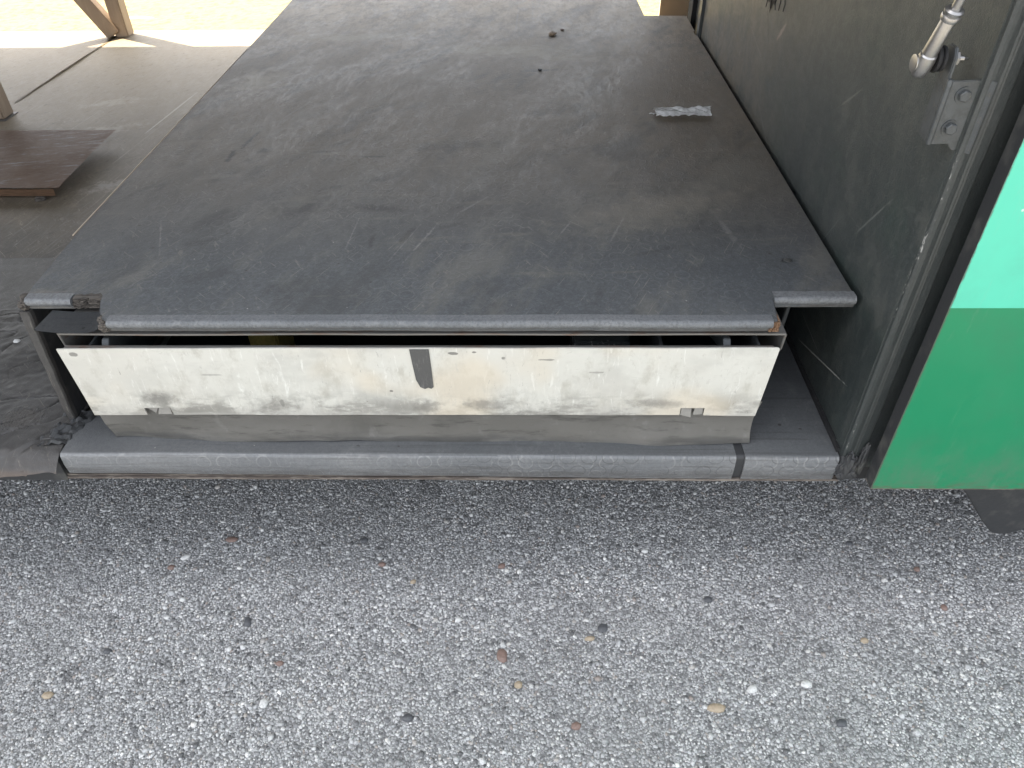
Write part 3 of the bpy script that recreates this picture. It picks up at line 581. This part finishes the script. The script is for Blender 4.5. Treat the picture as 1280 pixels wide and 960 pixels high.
# thin frame sheet under the lid
b = NB()
def chan(x): 
    y0 = .042+.0015*nz(x*5, 6); z0 = .5285+.0010*nz(x*6, 2)
    return [(y0, z0), (y0, z0+.0028), (y0+.4, z0+.0028), (y0+.4, z0)]
sweep(b, -.640, .349, 50, chan)
obj('top_frame', b, FRAME, plat)
for x in (-.6415, .3485):
    b = NB(); prism(b, [(.044, .5282), (.048, .50), (.16, .345), (.45, .345), (.45, .5282)], .003, 'x', x, .0008); obj('frame_upright', b, FRAME, plat)
obj('packing_strip', box(NB(), -.58, .335, .060,   .35, .5325, .5385, .001), BLK, plat)
b = NB()                                                   # bent tab under the torn corner
def tabf(u, v):
    return (-.668+.090*u+.008*v, .040+.042*v-.006*u*(1-v), .5385+.004*v-.003*math.sin(u*3.1)+.004*max(0, u-.8)*5*(1-v))
grid(b, 16, 8, tabf); bmesh.ops.solidify(b, geom=b.faces[:], thickness=.0016); obj('metal_tab', b, SILLT, plat)
b = NB(); lathe(b, (.389, .15, .539), (.381, .15, .40), [(0, .0032), (.20, .0032)], 10); obj('hanging_rod', b, STEEL, plat, True)
b = NB(); lathe(b, (.385, .191, P-.001), (.385, .191, P+.002), [(0, .0062), (.0016, .0058), (.0022, .004)], 14); obj('screw_head', b, DARK, plat, True)

# ============================================================ drawer
drawer = thing('drawer', 'drawer with a chipped white painted front pushed in under the rubber platform', 'drawer', (-.15, .4, .36))
b = NB()
pts = []
def edge(x0, z0, x1, z1, n, amp):
    for i in range(n): t = i/n; pts.append((x0+(x1-x0)*t, z0+(z1-z0)*t+amp*nz((x0+(x1-x0)*t)*14, z0*9)))
edge(-.632, .3935, -.5535, .3945, 6, .0010)
pts += [(-.5535, .3945), (-.5545, .4075), (-.516, .4090), (-.514, .3945)]
edge(-.514, .3945, .222, .396, 50, .0012)
pts += [(.222, .396), (.222, .4095), (.2565, .4095), (.2565, .3955)]
edge(.2565, .3955, .331, .3945, 6, .0008)
pts += [(.331, .3945), (.3405, .5155), (.3385, .5170)]
edge(.3385, .5170, -.638, .5155, 50, .0009)
pts += [(-.6405, .5145), (-.634, .43)]
pp = [pts[0]]
for p in pts[1:]:
    if math.hypot(p[0]-pp[-1][0], p[1]-pp[-1][1]) > 1e-4: pp.append(p)
prism(b, pp, .0022, 'y', .0285); front = obj('front_panel', b, WHITE, drawer)
# lip of the panel folding back at the top edge
obj('top_flange', box(NB(), -.634, .335, .031, .040, .5115, .5128), FRAME, drawer)
b = NB(); tp = [(-.1575, .5155), (-.131, .5155), (-.130, .480), (-.1295, .449), (-.133, .446), (-.137, .448), (-.142, .4455), (-.148, .449), (-.153, .462), (-.1555, .490)]
prism(b, tp, .0012, 'y', .0270, .0003); obj('tape_strip', b, TAPE, front)
b = NB(); prism(b, [(-.552, .4075), (-.534, .4085), (-.541, .396)], .0015, 'y', .031); prism(b, [(-.533, .4085), (-.517, .408), (-.517, .395), (-.5375, .395)], .0015, 'y', .0295); obj('notch_tab', b, SKIRT, front)
b = NB(); prism(b, [(.2235, .4095), (.238, .4095), (.239, .390), (.2235, .395)], .0015, 'y', .0300); prism(b, [(.2435, .4095), (.2555, .4095), (.2555, .395), (.242, .394)], .0015, 'y', .0315); obj('notch_tab', b, SKIRT, front)
def skirt(u, v):                     # v: 0 top, 1 bottom
    x = -.628+.956*u; xr = .338-.006*math.sin(v*2.2); xl = -.634+.012*v
    x = xl+(xr-xl)*u
    zb = .3415+.0045*nz(u*4.5, 2)+.0015*nz(u*14, 4)-.0035*u
    z = .418+(zb-.418)*v
    y = .0335+.004*math.sin(v*2.4)+.010*nz(u*6, v*1.5)*v-.005*v+.003*nz(u*17, v*2, 3)*v
    return (x, y, z)
b = NB(); grid(b, 80, 12, skirt); bmesh.ops.solidify(b, geom=b.faces[:], thickness=.0025); obj('skirt', b, SKIRT, drawer, True)
b = NB(); box(b, -.62, .328, .045, .9, .352, .356); obj('tray_bottom', b, BLK, drawer)
for x in (-.606, .316):
    b = NB(); prism(b, [(.036, .405), (.036, .5095), (.9, .5095), (.9, .405)], .004, 'x', x, .0006); obj('drawer_side', b, STEEL, drawer)
obj('drawer_back', box(NB(), -.60, .315, .9, .905, .356, .50), BLK, drawer)
for x in (-.588, .270):
    b = NB(); prism(b, [(.040, .50), (.052, .515), (.075, .515), (.12, .47)], .010, 'x', x, .0008); obj('corner_gusset', b, STEEL, drawer)
obj('divider', box(NB(), .185, .189, .05, .6, .40, .505), DARK, drawer)
tb = obj('folded_cloth', box(NB(), .068, .150, .085, .16, .400, .484, .003), JAMB, None); tag(tb, 'grey folded cloth just visible in the dark gap above the white drawer front', 'cloth')
tb = obj('yellow_pouch', box(NB(), -.420, -.375, .13, .20, .400, .474, .004), plain_stone('yellow_cloth', (.22, .18, .05)), None); tag(tb, 'yellow pouch barely showing in the dark gap above the white drawer front', 'pouch')
for o in (bpy.data.objects['folded_cloth'], bpy.data.objects['yellow_pouch']):
    zmin = .3561+.0001
    for v in o.data.vertices:
        if v.co.z < .45: v.co.z -= .4-zmin if True else 0

# ============================================================ loose brown plate on the floor
pl = thing('metal_plate', 'rust brown metal plate with worn shiny top lying on the floor at the left', 'plate', (-1.35, 1.0, F))
def platef(u, v):
    x = -1.66+.565*u-.0*v; y = .852+.33*v
    z = F+.028+.004*math.sin(v*2.6)+.002*nz(u*5, v*4)+.008*v
    return (x+(.002*nz(v*5, 3) if u > .9 else 0), y, z)
b = NB(); grid(b, 60, 30, platef); bmesh.ops.solidify(b, geom=b.faces[:], thickness=.003); obj('sheet', b, PLATE, pl)
b = NB(); grid(b, 60, 4, lambda u, v: (-1.66+.553*u, .850-.002*v, F+.0262+.002*nz(u*5, 0)-.016*v)); bmesh.ops.solidify(b, geom=b.faces[:], thickness=.002)
obj('front_lip', b, PLYW, pl, True)
b = NB(); box(b, -1.60, -1.36, .92, 1.12, F+.001, F+.026, .002); obj('support_block', b, DARK, pl)

# ============================================================ crumpled wrapper and small debris
wr = thing('film_wrapper', 'crumpled strip of silvery plastic film lying on the rubber platform near the wall', 'wrapper', (.322, .775, P))
def film(u, v):
    x = .266+.113*u; wd = .036+.003*nz(u*6, 1)
    y = .760+wd*v+.003*nz(u*9, v*2)
    z = P+.0025+.007*abs(nz(u*5+v*3, v*3, 2))+.009*math.sin(v*math.pi)+.0012*nz(u*18, v*9, 4)
    return (x+.004*nz(v*8, 5), y, z)
b = NB(); grid(b, 70, 30, film); bmesh.ops.solidify(b, geom=b.faces[:], thickness=.0006); obj('film', b, FILM, wr, False)
b = NB(); grid(b, 12, 6, lambda u, v: (.254+.018*u, .770+.006*v+.002*nz(u*3), P+.003+.003*abs(nz(u*5, v*4)))); bmesh.ops.solidify(b, geom=b.faces[:], thickness=.0006); obj('torn_end', b, FILM, wr)
def crumb(x, y, z, s, mat, nm, label, cat, group=None):
    q = bmesh.new(); bmesh.ops.create_icosphere(q, subdivisions=2, radius=1)
    for v in q.verts: v.co = Vector((v.co.x*s*1.3, v.co.y*s, v.co.z*s*.55))*(1+.45*nz(v.co.x*2+x*50, v.co.y*2, v.co.z*2))+Vector((x, y, z+s*.45))
    return tag(obj(nm, q, mat), label, cat, group)
crumb(.069, 1.356, P, .009, POST, 'debris_crumb', 'larger dark crumb of debris near the far end of the rubber platform', 'debris')
crumb(.098, 1.40, P, .004, PB, 'debris_crumb', 'small brown crumb behind the larger crumb on the far end of the platform', 'debris')
crumb(.033, 1.065, P, .004, PD, 'debris_crumb', 'dark flat crumb midway along the rubber platform in front of the larger crumb', 'debris')
crumb(-1.145, .845, F, .010, PLYG, 'debris_crumb', 'grey crumb on the floor by the corner of the brown plate', 'debris')
crumb(-.898, .275, F+.008, .005, PW, 'debris_crumb', 'white chip on the wrinkled torn rubber at the left', 'debris')
# torn foam and wire ends on the wall
b = NB()
q = bmesh.new(); bmesh.ops.create_icosphere(q, subdivisions=4, radius=1)
for v in q.verts: v.co = Vector((.4605+v.co.x*.003, .775+v.co.y*.032*(1+.8*nz(v.co.y*3, v.co.z*3)), .792+v.co.z*.030*(1+.9*nz(v.co.y*4, v.co.z*4, 3))+.0005*nz(*(v.co*9))))
obj('torn_foam', q, PLYG, coach)
for k_ in range(5):
    pts_ = [(.4585-.001*k_, .79-.03*k_+.012*nz(i*.8, k_*4), .80-.011*i*(1-.12*k_)) for i in range(5)]
    b = NB()
    for a_, c_ in zip(pts_, pts_[1:]): lathe(b, a_, c_, [(-.0006, .0008), ((Vector(c_)-Vector(a_)).length+.0006, .0008)], 6)
    obj('wire_end', b, BLK, coach, True)
